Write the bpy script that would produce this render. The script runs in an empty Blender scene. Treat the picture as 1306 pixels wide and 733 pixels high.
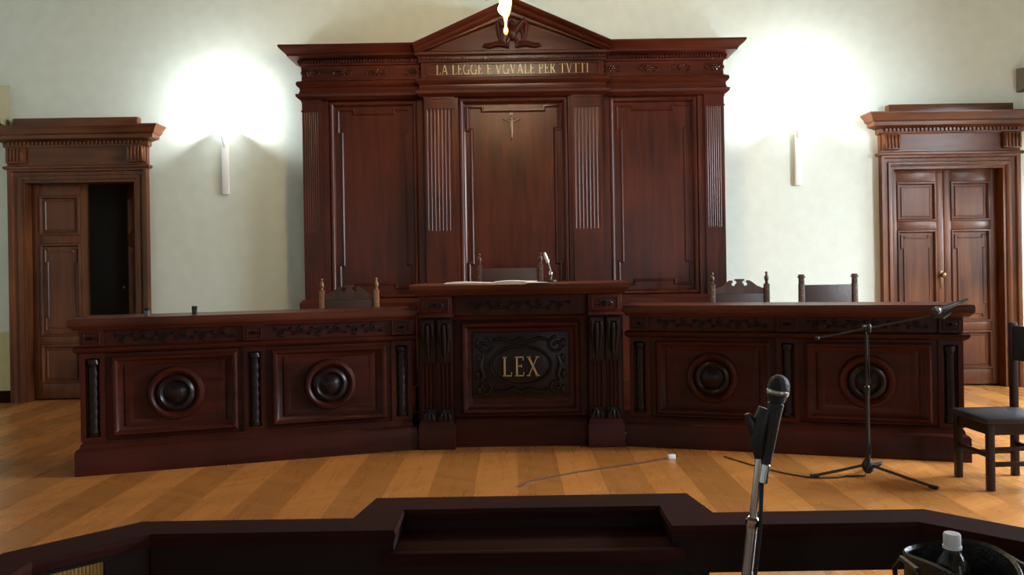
import bpy, bmesh, math, random
from mathutils import Matrix, Vector
random.seed(7)
PI = math.pi
scene = bpy.context.scene
COL = scene.collection

# ------------------------------------------------------------------ camera
F_PX = 1020.0
cam_d = bpy.data.cameras.new('camera')
cam = bpy.data.objects.new('camera', cam_d); COL.objects.link(cam)
cam_d.sensor_width = 36.0
cam_d.lens = F_PX * 36.0 / 1306.0
cam_d.shift_y = -26.5 / 1306.0
cam_d.clip_start = 0.05
cam.matrix_world = Matrix.Translation((0, 0, 1.5)) @ Matrix.Rotation(PI / 2, 4, 'X') @ Matrix.Rotation(-0.016, 4, 'Z')
scene.camera = cam

# ------------------------------------------------------------------ world, light, exposure
world = bpy.data.worlds.new('world'); scene.world = world; world.use_nodes = True
wn = world.node_tree.nodes; wl = world.node_tree.links
bg = wn['Background']
sky = wn.new('ShaderNodeTexSky'); sky.sky_type = 'PREETHAM'; sky.turbidity = 6
sky.sun_direction = (-0.5, -0.5, 0.7)
wl.new(sky.outputs[0], bg.inputs[0]); bg.inputs[1].default_value = 0.25
vs = scene.view_settings
vs.view_transform = 'Standard'; vs.look = 'None'; vs.gamma = 1.0; vs.exposure = 0.12
try: vs.use_curve_mapping = False
except Exception: pass

def area(name, loc, rot, sx, sy, power, col, spread=PI):
    d = bpy.data.lights.new(name, 'AREA'); d.shape = 'RECTANGLE'; d.size = sx; d.size_y = sy
    d.energy = power; d.color = col; d.spread = spread
    o = bpy.data.objects.new(name, d); COL.objects.link(o); o.location = loc; o.rotation_euler = rot
    return o
def point(name, loc, power, col, r=0.05):
    d = bpy.data.lights.new(name, 'POINT'); d.energy = power; d.color = col; d.shadow_soft_size = r
    o = bpy.data.objects.new(name, d); COL.objects.link(o); o.location = loc
    return o
DAY = (0.80, 0.90, 1.0)
# tall windows: three in the right-hand wall, two in the wall behind the camera
WIN = [(7.45, 8.75, 420, 2.5), (4.5, 6.6, 1900, 3.9), (0.6, 2.2, 300, 3.9)]   # right wall: y0, y1, watts, head height
WINF = [(-4.8, -3.3, 22), (3.2, 4.7, 60)]            # wall behind the camera: x0, x1, watts
WZ0, WZ1, WX, WALLX, WFY = 0.2, 3.9, 7.15, 6.9, -5.2
for a, b, p, zt in WIN:
    area('window_daylight', (WX + 0.95, (a + b) / 2, zt - 0.3), (0, PI / 2 - 0.42, 0), 0.7 * zt - 0.1, b - a + 0.6, p, DAY)   # daylight falls in from above
for a, b, p in WINF:
    area('window_daylight', ((a + b) / 2, WFY - 0.1, (WZ0 + WZ1) / 2), (PI / 2, 0, 0), b - a, WZ1 - WZ0, p, DAY)
SCONCE_W, LAMP_W = 88, 125
ARM_W = 14
SCONCE_C = (0.93, 0.98, 1.0); LAMP_C = (1.0, 0.62, 0.25)

# ------------------------------------------------------------------ materials
def new_mat(name):
    m = bpy.data.materials.new(name); m.use_nodes = True
    nt = m.node_tree; b = nt.nodes['Principled BSDF']
    return m, nt, b
def plain(name, col, rough=0.5, metal=0.0, bump=0.0, scale=40, var=0.0, trans=0.0, ior=1.45, emit=None, es=0.0, spec=0.5, coat=0.0):
    m, nt, b = new_mat(name)
    b.inputs['Base Color'].default_value = (*col, 1)
    b.inputs['Roughness'].default_value = rough; b.inputs['Metallic'].default_value = metal
    b.inputs['Transmission Weight'].default_value = trans; b.inputs['IOR'].default_value = ior
    b.inputs['Specular IOR Level'].default_value = spec
    b.inputs['Coat Weight'].default_value = coat
    if emit: b.inputs['Emission Color'].default_value = (*emit, 1); b.inputs['Emission Strength'].default_value = es
    if bump or var:
        tc = nt.nodes.new('ShaderNodeTexCoord'); nz = nt.nodes.new('ShaderNodeTexNoise')
        nz.inputs['Scale'].default_value = scale; nz.inputs['Detail'].default_value = 5
        nt.links.new(tc.outputs['Object'], nz.inputs['Vector'])
        if bump:
            bp = nt.nodes.new('ShaderNodeBump'); bp.inputs['Strength'].default_value = bump; bp.inputs['Distance'].default_value = 0.01
            nt.links.new(nz.outputs['Fac'], bp.inputs['Height']); nt.links.new(bp.outputs['Normal'], b.inputs['Normal'])
        if var:
            cr = nt.nodes.new('ShaderNodeValToRGB')
            cr.color_ramp.elements[0].position = 0.3; cr.color_ramp.elements[1].position = 0.7
            cr.color_ramp.elements[0].color = (*[c * (1 - var) for c in col], 1)
            cr.color_ramp.elements[1].color = (*[min(1, c * (1 + var)) for c in col], 1)
            nt.links.new(nz.outputs['Fac'], cr.inputs['Fac']); nt.links.new(cr.outputs['Color'], b.inputs['Base Color'])
    return m
def wood(name, dark, light, axis='z', rough=0.32, fine=1.0, bump=0.08, spec=0.5, attr=False, p0=0.36, p1=0.68):
    m, nt, b = new_mat(name)
    tc = nt.nodes.new('ShaderNodeTexCoord'); mp = nt.nodes.new('ShaderNodeMapping')
    s = {'x': (0.7, 9, 9), 'y': (9, 0.7, 9), 'z': (9, 9, 0.7)}[axis]
    mp.inputs['Scale'].default_value = [v * fine for v in s]
    nt.links.new(tc.outputs['Object'], mp.inputs['Vector'])
    nz = nt.nodes.new('ShaderNodeTexNoise'); nz.inputs['Scale'].default_value = 1.6; nz.inputs['Detail'].default_value = 7
    nz.inputs['Roughness'].default_value = 0.6; nz.inputs['Distortion'].default_value = 0.6
    nt.links.new(mp.outputs['Vector'], nz.inputs['Vector'])
    big = nt.nodes.new('ShaderNodeTexNoise'); big.inputs['Scale'].default_value = 1.1; big.inputs['Detail'].default_value = 2
    nt.links.new(tc.outputs['Object'], big.inputs['Vector'])
    ad = nt.nodes.new('ShaderNodeMath'); ad.operation = 'MULTIPLY_ADD'; ad.inputs[1].default_value = 0.55
    nt.links.new(big.outputs['Fac'], ad.inputs[0])
    sc = nt.nodes.new('ShaderNodeMath'); sc.operation = 'MULTIPLY'; sc.inputs[1].default_value = 0.5
    nt.links.new(nz.outputs['Fac'], sc.inputs[0]); nt.links.new(sc.outputs[0], ad.inputs[2])
    cr = nt.nodes.new('ShaderNodeValToRGB')
    cr.color_ramp.elements[0].position = p0; cr.color_ramp.elements[1].position = p1
    cr.color_ramp.elements[0].color = (*dark, 1); cr.color_ramp.elements[1].color = (*light, 1)
    nt.links.new(ad.outputs[0], cr.inputs['Fac'])
    out = cr.outputs['Color']
    if attr:
        at = nt.nodes.new('ShaderNodeAttribute'); at.attribute_name = 'tone'
        mx = nt.nodes.new('ShaderNodeMix'); mx.data_type = 'RGBA'; mx.blend_type = 'MULTIPLY'; mx.inputs['Factor'].default_value = 1.0
        nt.links.new(out, mx.inputs['A']); nt.links.new(at.outputs['Color'], mx.inputs['B']); out = mx.outputs['Result']
    nt.links.new(out, b.inputs['Base Color'])
    b.inputs['Specular IOR Level'].default_value = spec
    rr = nt.nodes.new('ShaderNodeMapRange'); rr.inputs['To Min'].default_value = rough * 0.8; rr.inputs['To Max'].default_value = rough * 1.3
    nt.links.new(nz.outputs['Fac'], rr.inputs['Value']); nt.links.new(rr.outputs[0], b.inputs['Roughness'])
    bp = nt.nodes.new('ShaderNodeBump'); bp.inputs['Strength'].default_value = bump; bp.inputs['Distance'].default_value = 0.004
    nt.links.new(nz.outputs['Fac'], bp.inputs['Height']); nt.links.new(bp.outputs['Normal'], b.inputs['Normal'])
    return m
MD, ML = (0.019, 0.0034, 0.0018), (0.088, 0.0175, 0.0070)
M = {}
M['mah_v'] = wood('mahogany upright grain', MD, ML, 'z', 0.3, spec=0.36)
M['mah_h'] = wood('mahogany level grain', MD, ML, 'x', 0.3, spec=0.36)
BD, BL = (0.016, 0.0028, 0.0017), (0.068, 0.0120, 0.0052)
M['bench_v'] = wood('bench wood upright grain', BD, BL, 'z', 0.36, spec=0.2)
M['bench_h'] = wood('bench wood level grain', BD, BL, 'x', 0.36, spec=0.2)
M['bench_top'] = wood('bench top wood', (0.038, 0.009, 0.0045), (0.115, 0.028, 0.012), 'x', 0.36, spec=0.25)
M['carved'] = plain('dark carved wood', (0.012, 0.007, 0.0065), 0.32, var=0.3, scale=30, spec=0.3)
DD, DL = (0.032, 0.0080, 0.0026), (0.165, 0.052, 0.0150)
M['door_v'] = wood('door wood upright grain', DD, DL, 'z', 0.33, spec=0.36)
M['door_h'] = wood('door wood level grain', DD, DL, 'x', 0.33, spec=0.36)
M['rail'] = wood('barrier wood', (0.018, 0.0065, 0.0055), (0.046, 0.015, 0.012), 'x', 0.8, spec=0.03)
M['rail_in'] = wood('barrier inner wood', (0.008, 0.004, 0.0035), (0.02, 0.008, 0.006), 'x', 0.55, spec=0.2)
M['reed'] = wood('pale reeded wood', (0.44, 0.28, 0.10), (0.62, 0.42, 0.17), 'z', 0.5)
M['parquet'] = wood('parquet wood', (0.34, 0.132, 0.032), (0.47, 0.205, 0.056), 'y', 0.27, attr=True, bump=0.0, p0=0.2, p1=0.85)
M['chair_l'] = wood('light walnut', (0.12, 0.05, 0.02), (0.27, 0.13, 0.055), 'z', 0.4)
M['chair_d'] = wood('dark walnut', (0.035, 0.015, 0.010), (0.09, 0.042, 0.028), 'z', 0.4)
M['chair_b'] = wood('near black stained wood', (0.010, 0.0045, 0.003), (0.030, 0.013, 0.009), 'z', 0.4, spec=0.3)
M['leather'] = plain('brown leather', (0.045, 0.028, 0.024), 0.45, bump=0.3, scale=180, var=0.2)
M['brass'] = plain('brass', (0.55, 0.38, 0.15), 0.3, 1.0)
M['bronze'] = plain('dark bronze', (0.16, 0.09, 0.045), 0.35, 0.9)
M['gold'] = plain('gilding', (0.50, 0.36, 0.19), 0.45, 0.5)
M['blackmetal'] = plain('black metal', (0.012, 0.012, 0.013), 0.35)
M['blackplastic'] = plain('black plastic', (0.012, 0.012, 0.012), 0.45)
M['rubber'] = plain('black rubber', (0.01, 0.01, 0.01), 0.8)
M['chrome'] = plain('chrome', (0.62, 0.61, 0.60), 0.18, 1.0)
M['steel'] = plain('satin steel', (0.42, 0.41, 0.40), 0.3, 1.0)
M['mesh'] = plain('microphone mesh', (0.045, 0.045, 0.045), 0.5, 0.4, bump=0.9, scale=600)
M['red'] = plain('red plastic', (0.28, 0.03, 0.015), 0.4)
M['white'] = plain('white paint', (0.78, 0.77, 0.75), 0.5)
M['paper'] = plain('paper', (0.82, 0.78, 0.74), 0.8)
M['plug'] = plain('white plug', (0.85, 0.86, 0.9), 0.3)
M['cable'] = plain('brown cable', (0.10, 0.05, 0.03), 0.6)
M['wall'] = plain('pale green plaster', (0.665, 0.725, 0.65), 0.85, bump=0.25, scale=7, var=0.035)
M['dado'] = plain('yellow green wall paint', (0.56, 0.55, 0.30), 0.7, bump=0.1, scale=9, var=0.03)
M['ceil'] = plain('ceiling plaster', (0.75, 0.74, 0.70), 0.9)
M['ceilwood'] = wood('low bounce ceiling wood', (0.06, 0.03, 0.015), (0.16, 0.085, 0.04), 'x', 0.5)  # unseen ceiling, made dark wood to cut the bounced light
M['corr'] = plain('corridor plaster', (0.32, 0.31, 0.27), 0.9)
M['slab'] = wood('floor base', (0.25, 0.11, 0.035), (0.36, 0.17, 0.06), 'y', 0.35)
M['shade'] = plain('frosted glass shade', (0.9, 0.93, 0.93), 0.4, emit=(0.92, 0.98, 1.0), es=4.0)
M['amber'] = plain('amber glass', (0.9, 0.55, 0.12), 0.15, emit=(1.0, 0.50, 0.10), es=0.9, spec=0.7)
M['bulb'] = plain('lit bulb', (1, 0.8, 0.5), 0.3, emit=(1.0, 0.78, 0.40), es=26.0)
M['drop'] = plain('glowing glass drop', (0.8, 0.4, 0.1), 0.1, emit=(1.0, 0.50, 0.12), es=1.3)
M['ivory'] = plain('ivory coloured figure', (0.36, 0.22, 0.13), 0.45)
M['crosswood'] = plain('cross wood', (0.09, 0.04, 0.02), 0.45)
M['olive'] = plain('beige casing', (0.24, 0.215, 0.125), 0.6)
M['darkolive'] = plain('dark brown casing', (0.10, 0.08, 0.05), 0.6)
M['pet'] = plain('clear plastic', (0.93, 0.97, 0.97), 0.06, trans=1.0, ior=1.3)
M['water'] = plain('water', (0.97, 1, 1), 0.0, trans=1.0, ior=1.33)
M['cap'] = plain('white cap', (0.72, 0.72, 0.76), 0.45)
M['bagleather'] = plain('black bag leather', (0.010, 0.010, 0.010), 0.4, bump=0.25, scale=160)
M['seatblack'] = plain('black seat vinyl', (0.016, 0.016, 0.02), 0.42, bump=0.1, scale=120)
M['glass'] = plain('window glass', (1, 1, 1), 0.02, trans=1.0, ior=1.05)
M['device'] = plain('dark olive plastic', (0.05, 0.05, 0.035), 0.5)
M['lens'] = plain('grey smoked plastic', (0.16, 0.15, 0.14), 0.3)

# ------------------------------------------------------------------ mesh helpers
def poly_offset(pts, o, closed):
    """offset a polyline to its right by o (mitred)"""
    n = len(pts); out = []
    def nrm(a, b):
        dx, dy = b[0] - a[0], b[1] - a[1]; l = math.hypot(dx, dy) or 1
        return (dy / l, -dx / l)
    for i in range(n):
        if closed: a, b, c = pts[i - 1], pts[i], pts[(i + 1) % n]
        else: a, b, c = (pts[i - 1] if i else None), pts[i], (pts[i + 1] if i < n - 1 else None)
        n1 = nrm(a, b) if a is not None else nrm(b, c)
        n2 = nrm(b, c) if c is not None else n1
        d = 1 + n1[0] * n2[0] + n1[1] * n2[1]
        d = max(d, 0.2)
        out.append((b[0] + o * (n1[0] + n2[0]) / d, b[1] + o * (n1[1] + n2[1]) / d))
    return out
class MB:
    def __init__(s): s.bm = bmesh.new(); s.M = Matrix.Identity(4)
    def v(s, x, y, z): return s.bm.verts.new(s.M @ Vector((x, y, z)))
    def f(s, vs):
        try: return s.bm.faces.new(vs)
        except ValueError: return None
    def box(s, x0, x1, y0, y1, z0, z1, bev=0.0):
        x0, x1 = min(x0, x1), max(x0, x1); y0, y1 = min(y0, y1), max(y0, y1); z0, z1 = min(z0, z1), max(z0, z1)
        vs = [s.v(x, y, z) for z in (z0, z1) for y in (y0, y1) for x in (x0, x1)]
        fs = [s.f([vs[i] for i in q]) for q in ((0, 2, 3, 1), (4, 5, 7, 6), (0, 1, 5, 4), (2, 6, 7, 3), (0, 4, 6, 2), (1, 3, 7, 5))]
        if bev:
            es = list({e for f in fs for e in f.edges})
            bmesh.ops.bevel(s.bm, geom=es, offset=bev, segments=2, profile=0.5, affect='EDGES')
        return s
    def prism(s, pts, a, b, plane='xz'):
        def P(p, t): return {'xz': (p[0], t, p[1]), 'xy': (p[0], p[1], t), 'yz': (t, p[0], p[1])}[plane]
        A = [s.v(*P(p, a)) for p in pts]; B = [s.v(*P(p, b)) for p in pts]
        s.f(A); s.f(list(reversed(B)))
        n = len(pts)
        for i in range(n): s.f([A[i], B[i], B[(i + 1) % n], A[(i + 1) % n]])
        return s
    def lathe(s, prof, c=(0, 0, 0), axis='z', n=24, lobes=0, amp=0.0, twist=0.0, a0=0.0, a1=2 * PI):
        full = abs(a1 - a0 - 2 * PI) < 1e-6
        m = n if full else n + 1
        rings = []
        for r, h in prof:
            ring = []
            for i in range(m):
                t = a0 + (a1 - a0) * i / n
                rr = r * (1 + amp * math.cos(lobes * t + twist * h)) if lobes else r
                x, y = rr * math.cos(t), rr * math.sin(t)
                if axis == 'z': p = (c[0] + x, c[1] + y, c[2] + h)
                elif axis == 'y': p = (c[0] + x, c[1] + h, c[2] + y)
                else: p = (c[0] + h, c[1] + x, c[2] + y)
                ring.append(s.v(*p))
            rings.append(ring)
        for a, b in zip(rings, rings[1:]):
            for i in range(n):
                j = (i + 1) % m
                s.f([a[i], a[j], b[j], b[i]])
        if full:
            s.f(rings[0]); s.f(rings[-1])
        return s
    def ell(s, c, r, n=12, k=8):
        rx, ry, rz = r
        top = s.v(c[0], c[1], c[2] + rz); bot = s.v(c[0], c[1], c[2] - rz); rings = []
        for i in range(1, k):
            t = PI * i / k
            rings.append([s.v(c[0] + rx * math.sin(t) * math.cos(2 * PI * j / n), c[1] + ry * math.sin(t) * math.sin(2 * PI * j / n), c[2] + rz * math.cos(t)) for j in range(n)])
        for j in range(n):
            s.f([top, rings[0][j], rings[0][(j + 1) % n]]); s.f([bot, rings[-1][(j + 1) % n], rings[-1][j]])
        for a, b in zip(rings, rings[1:]):
            for j in range(n): s.f([a[j], b[j], b[(j + 1) % n], a[(j + 1) % n]])
        return s
    def tube(s, pts, r, n=8, cap=True):
        pts = [Vector(p) for p in pts]; R = r if isinstance(r, (list, tuple)) else [r] * len(pts)
        rings = []; up = None
        for i, p in enumerate(pts):
            if i == 0: t = pts[1] - p
            elif i == len(pts) - 1: t = p - pts[-2]
            else: t = pts[i + 1] - pts[i - 1]
            t.normalize()
            if up is None:
                up = Vector((0, 0, 1)) if abs(t.z) < 0.9 else Vector((1, 0, 0))
            u = (up - t * up.dot(t))
            if u.length < 1e-4: u = t.orthogonal()
            u.normalize(); w = t.cross(u); up = u
            rings.append([s.v(*(p + (u * math.cos(2 * PI * k / n) + w * math.sin(2 * PI * k / n)) * R[i])) for k in range(n)])
        for a, b in zip(rings, rings[1:]):
            for k in range(n): s.f([a[k], a[(k + 1) % n], b[(k + 1) % n], b[k]])
        if cap: s.f(rings[0]); s.f(rings[-1])
        return s
    def sweep(s, path, prof, closed_prof=True, closed=False):
        """prof: list of (out, z) swept along an xy path; out is to the path's right"""
        cols = []
        for o, z in prof:
            cols.append([(p[0], p[1], z) for p in poly_offset(path, o, closed)])
        n = len(path); V = [[s.v(*cols[j][i]) for j in range(len(prof))] for i in range(n)]
        m = len(prof)
        rng = range(n) if closed else range(n - 1)
        for i in rng:
            a, b = V[i], V[(i + 1) % n]
            for j in range(m if closed_prof else m - 1):
                k = (j + 1) % m
                s.f([a[j], b[j], b[k], a[k]])
        if not closed and closed_prof: s.f(V[0]); s.f(V[-1])
        return s
    def frame(s, poly, prof, y):
        """picture-frame moulding: prof (inset, proud) swept round a clockwise xz polygon on the plane y (front is -y)"""
        V = []
        for o, d in prof:
            V.append([s.v(p[0], y - d, p[1]) for p in poly_offset(poly, o, True)])
        n = len(poly)
        for a, b in zip(V, V[1:]):
            for i in range(n): s.f([a[i], a[(i + 1) % n], b[(i + 1) % n], b[i]])
        return s
    def build(s, name, mat, parent=None, sharp=35, loc=None, rot=None, label=None, cat=None, group=None, kind=None, tones=None):
        bmesh.ops.recalc_face_normals(s.bm, faces=s.bm.faces)
        me = bpy.data.meshes.new(name); s.bm.to_mesh(me); s.bm.free()
        if isinstance(mat, str): mat = M[mat]
        me.materials.append(mat)
        me.polygons.foreach_set('use_smooth', [True] * len(me.polygons))
        try: me.set_sharp_from_angle(angle=math.radians(sharp))
        except Exception: pass
        if tones:
            at = me.color_attributes.new('tone', 'FLOAT_COLOR', 'POINT')
            for i, t in enumerate(tones): at.data[i].color = (*t, 1)
        o = bpy.data.objects.new(name, me); COL.objects.link(o)
        if parent is not None: o.parent = parent
        if loc: o.location = loc
        if rot: o.rotation_euler = rot
        tag(o, label, cat, group, kind)
        return o
def tag(o, label=None, cat=None, group=None, kind=None):
    if label: o['label'] = label
    if cat: o['category'] = cat
    if group: o['group'] = group
    if kind: o['kind'] = kind
    return o
def empty(name, loc=(0, 0, 0), rz=0.0, **k):
    o = bpy.data.objects.new(name, None); COL.objects.link(o); o.location = loc; o.rotation_euler = (0, 0, rz)
    o.empty_display_size = 0.1
    return tag(o, **k)
def dup(root, loc, rz=0.0, label=None):
    def cp(o, par):
        c = o.copy(); COL.objects.link(c)
        if par is not None: c.parent = par
        for ch in list(o.children): cp(ch, c)
        return c
    r = cp(root, None); r.location = loc; r.rotation_euler = (0, 0, rz)
    if label: r['label'] = label
    return r
def rect(x0, x1, z0, z1):   # clockwise seen from the front (-y): offset to the right = inwards
    return [(x0, z0), (x0, z1), (x1, z1), (x1, z0)]
def crossette(x0, x1, z0, z1, e, hz, hx):
    """rectangle whose four corners stand out as ears"""
    return [(x0, z0), (x0, z0 + hz), (x0 + e, z0 + hz), (x0 + e, z1 - hz), (x0, z1 - hz), (x0, z1), (x0 + hx, z1), (x0 + hx, z1 - e),
            (x1 - hx, z1 - e), (x1 - hx, z1), (x1, z1), (x1, z1 - hz), (x1 - e, z1 - hz), (x1 - e, z0 + hz), (x1, z0 + hz), (x1, z0),
            (x1 - hx, z0), (x1 - hx, z0 + e), (x0 + hx, z0 + e), (x0 + hx, z0)]
def spiral(cx, cz, r0, turns, a0, sgn=1, n=14, y=0.0):
    out = []
    for i in range(n + 1):
        t = i / n; r = r0 * (1 - 0.85 * t); a = a0 + sgn * turns * 2 * PI * t
        out.append((cx + r * math.cos(a), y, cz + r * math.sin(a)))
    return out
def arabesque(mb, x0, x1, z0, z1, y, period=None):
    """carved running scroll with leaves on the plane y"""
    h = z1 - z0; period = period or h * 1.5
    n = max(2, int(round((x1 - x0) / period))); period = (x1 - x0) / n; cz = (z0 + z1) / 2
    pts = [(x0 + (x1 - x0) * i / (n * 8), y - 0.004, cz + h * 0.22 * math.sin(PI * i / 8)) for i in range(n * 8 + 1)]
    mb.tube(pts, h * 0.055, 6)
    for k in range(n):
        cx = x0 + (k + 0.5) * period; sg = 1 if k % 2 else -1
        mb.tube(spiral(cx, cz + sg * h * 0.1, h * 0.33, 1.1, PI / 2 * sg, sg, 12, y - 0.006), [h * 0.06] * 9 + [h * 0.05, h * 0.045, h * 0.04, h * 0.04], 6)
        mb.ell((cx, y - 0.008, cz + sg * h * 0.1), (h * 0.11, 0.012, h * 0.11), 8, 6)
        for d in (-1, 1):
            mb.ell((cx + d * period * 0.42, y - 0.003, cz - sg * h * 0.24), (h * 0.17, 0.012, h * 0.09), 8, 6)
def spray(mb, cx, cz, s, y, flip=1):
    """one small carved flower sprig"""
    mb.ell((cx, y - 0.006, cz), (s * 0.22, 0.02, s * 0.22), 10, 6)
    for k in range(6):
        a = k * PI / 3
        mb.ell((cx + s * 0.34 * math.cos(a), y - 0.004, cz + s * 0.34 * math.sin(a)), (s * 0.17, 0.016, s * 0.17), 8, 6)
    for d in (-1, 1):
        mb.tube([(cx + d * s * 0.4, y - 0.004, cz - flip * s * 0.1), (cx + d * s * 0.8, y - 0.008, cz + flip * d * s * 0.3), (cx + d * s * 1.15, y - 0.004, cz + flip * d * s * 0.1), (cx + d * s * 1.2, y - 0.003, cz - flip * d * s * 0.2)], [s * 0.08, s * 0.1, s * 0.09, s * 0.05], 6)
        mb.ell((cx + d * s * 0.85, y - 0.003, cz - flip * d * s * 0.35), (s * 0.24, 0.014, s * 0.1), 8, 6)

# ---- Roman capitals built from strokes
def arc_pts(cx, cz, rx, rz, a0, a1, n=12):
    return [(cx + rx * math.cos(math.radians(a0 + (a1 - a0) * i / n)), cz + rz * math.sin(math.radians(a0 + (a1 - a0) * i / n))) for i in range(n + 1)]
T, S = 0.115, 0.05
GLYPH = {   # strokes in a unit-high box: ('l', x0,z0,x1,z1,width) or ('a', points, width)
 'L': (0.62, [('l', .16, 0, .16, 1, T), ('l', .03, .03, .6, .03, S), ('l', .03, .97, .3, .97, S), ('l', .58, .02, .60, .22, S)]),
 'A': (0.86, [('l', .10, 0, .43, 1, S), ('l', .43, 1, .76, 0, T), ('l', .24, .33, .62, .33, S), ('l', 0, .03, .22, .03, S), ('l', .62, .03, .88, .03, S)]),
 'E': (0.64, [('l', .16, 0, .16, 1, T), ('l', .03, .03, .6, .03, S), ('l', .03, .97, .58, .97, S), ('l', .16, .52, .46, .52, S), ('l', .58, .02, .6, .2, S), ('l', .57, .8, .57, .98, S), ('l', .46, .44, .46, .6, S)]),
 'G': (0.88, [('a', arc_pts(.46, .5, .40, .47, 45, 320), T * .8), ('l', .76, 0.05, .76, .42, T), ('l', .62, .42, .88, .42, S), ('l', .74, .78, .74, .96, S)]),
 'V': (0.84, [('l', .08, 1, .42, 0, T), ('l', .42, 0, .74, 1, S), ('l', 0, .97, .24, .97, S), ('l', .62, .97, .86, .97, S)]),
 'P': (0.66, [('l', .16, 0, .16, 1, T), ('a', [(.16, .97)] + arc_pts(.34, .73, .25, .24, 90, -90) + [(.16, .49)], S * 1.3), ('l', .03, .03, .32, .03, S), ('l', .03, .97, .2, .97, S)]),
 'R': (0.76, [('l', .16, 0, .16, 1, T), ('a', [(.16, .97)] + arc_pts(.34, .75, .24, .22, 90, -90) + [(.16, .53)], S * 1.3), ('l', .36, .52, .70, 0, T), ('l', .03, .03, .32, .03, S), ('l', .03, .97, .2, .97, S), ('l', .62, .03, .8, .03, S)]),
 'T': (0.76, [('l', .38, 0, .38, 1, T), ('l', .03, .97, .73, .97, S), ('l', .24, .03, .52, .03, S), ('l', .04, .8, .04, .98, S), ('l', .72, .8, .72, .98, S)]),
 'I': (0.34, [('l', .17, 0, .17, 1, T), ('l', .03, .03, .31, .03, S), ('l', .03, .97, .31, .97, S)]),
 'X': (0.80, [('l', .10, 1, .68, 0, T), ('l', .68, 1, .10, 0, S), ('l', 0, .03, .22, .03, S), ('l', 0, .97, .24, .97, S), ('l', .56, .03, .8, .03, S), ('l', .56, .97, .8, .97, S)]),
}
def text_width(s, h, gap, space): return sum(space * h if c == ' ' else (GLYPH[c][0] + gap) * h for c in s) - gap * h
def text(s, x0, z0, h, y, depth, mat, parent, gap=0.12, space=0.5, sx=1.0):
    x = x0
    for c in s:
        if c == ' ': x += space * h * sx; continue
        w, st = GLYPH[c]; mb = MB()
        for q in st:
            if q[0] == 'l':
                ax, az, bx, bz, t = q[1:]
                pts = [(ax, az), (bx, bz)]
            else: pts, t = q[1], q[2]
            for (ax, az), (bx, bz) in zip(pts, pts[1:]):
                dx, dz = bx - ax, bz - az; l = math.hypot(dx, dz); nx, nz = -dz / l * t / 2, dx / l * t / 2
                quad = [(ax + nx, az + nz), (bx + nx, bz + nz), (bx - nx, bz - nz), (ax - nx, az - nz)]
                mb.prism([(x + px * h * sx, z0 + pz * h) for px, pz in quad], y - depth, y)
        mb.build('letter', mat, parent)
        x += (w + gap) * h * sx

# ------------------------------------------------------------------ room shell
YW = 9.40                     # face of the far wall
CX = 0.04                     # axis of the panelling
CEIL = 6.2
DI, DO = 4.28, 5.91           # door casings: inner and outer edge from CX
OPI, OPO = 4.43, 5.77         # door openings
b = MB()
for x0, x1, z0, z1 in ((-7.2, CX - OPO, 0, CEIL), (CX - OPO, CX - OPI, 2.60, CEIL), (CX - OPI, CX + OPI, 0, CEIL), (CX + OPI, CX + OPO, 2.60, CEIL), (CX + OPO, 7.6, 0, CEIL)):
    b.box(x0, x1, YW, YW + 0.24, z0, z1)
b.build('wall_back', 'wall', kind='structure')
b = MB(); b.box(-7.2, -6.9, -5, YW, 0, CEIL); b.build('wall_left', 'wall', kind='structure')
b = MB(); xs = [-7.2] + [t for w in WINF for t in w[:2]] + [7.3]
for k in range(0, len(xs), 2): b.box(xs[k], xs[k + 1], -5.3, -5, 0, CEIL)
for a, c, p in WINF: b.box(a, c, -5.3, -5, 0, WZ0); b.box(a, c, -5.3, -5, WZ1, CEIL)
b.build('wall_front', 'wall', kind='structure')
b = MB(); ys = [-5] + [t for w in WIN[::-1] for t in w[:2]] + [YW]
for k in range(0, len(ys), 2): b.box(WALLX, 7.3, ys[k], ys[k + 1], 0, CEIL)
for a, c, p, zt in WIN: b.box(WALLX, 7.3, a, c, 0, WZ0); b.box(WALLX, 7.3, a, c, zt, CEIL)
b.build('wall_right', 'wall', kind='structure')
b = MB(); b.box(-7.2, 7.6, -5.3, YW + 0.24, CEIL, CEIL + 0.2); b.build('ceiling', 'ceilwood', kind='structure')
spots = [(WX, (a + c) / 2, 0, c - a, zt) for a, c, p, zt in WIN] + [((a + c) / 2, WFY, PI / 2, c - a, WZ1) for a, c, p in WINF]
for k, (wx, wy, rz, wd, zt) in enumerate(spots):
    w = empty('window_%d' % (k + 1), (wx, wy, WZ0), rz, kind='structure')
    hw = wd / 2; hh = zt - WZ0; zm = hh * .62; m = MB()
    for y0, y1, z0, z1 in ((-hw, -hw + .07, 0, hh), (hw - .07, hw, 0, hh), (-hw + .07, hw - .07, 0, .08), (-hw + .07, hw - .07, hh - .08, hh), (-.03, .03, .08, hh - .08), (-hw + .07, hw - .07, zm, zm + .05)):
        m.box(-.03, .03, y0, y1, z0, z1)
    m.build('window_frame', 'white', w)

# dado and skirting on the visible strips of the far wall
for nm, x0, x1 in (('left', -6.9, CX - DO), ('right', CX + DO, WALLX)):
    b = MB(); b.box(x0, x1, YW - 0.012, YW, 0.14, 0.82); b.build('trim_1' if nm == 'left' else 'trim_3', 'dado', kind='structure')
    b = MB(); b.box(x0, x1, YW - 0.03, YW, 0.82, 0.86, 0.006); b.build('trim_2' if nm == 'left' else 'trim_4', 'wall', kind='structure')
    b = MB(); b.box(x0, x1, YW - 0.025, YW, 0, 0.14, 0.006); b.build('baseboard_' + nm, 'rail', kind='structure')

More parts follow.
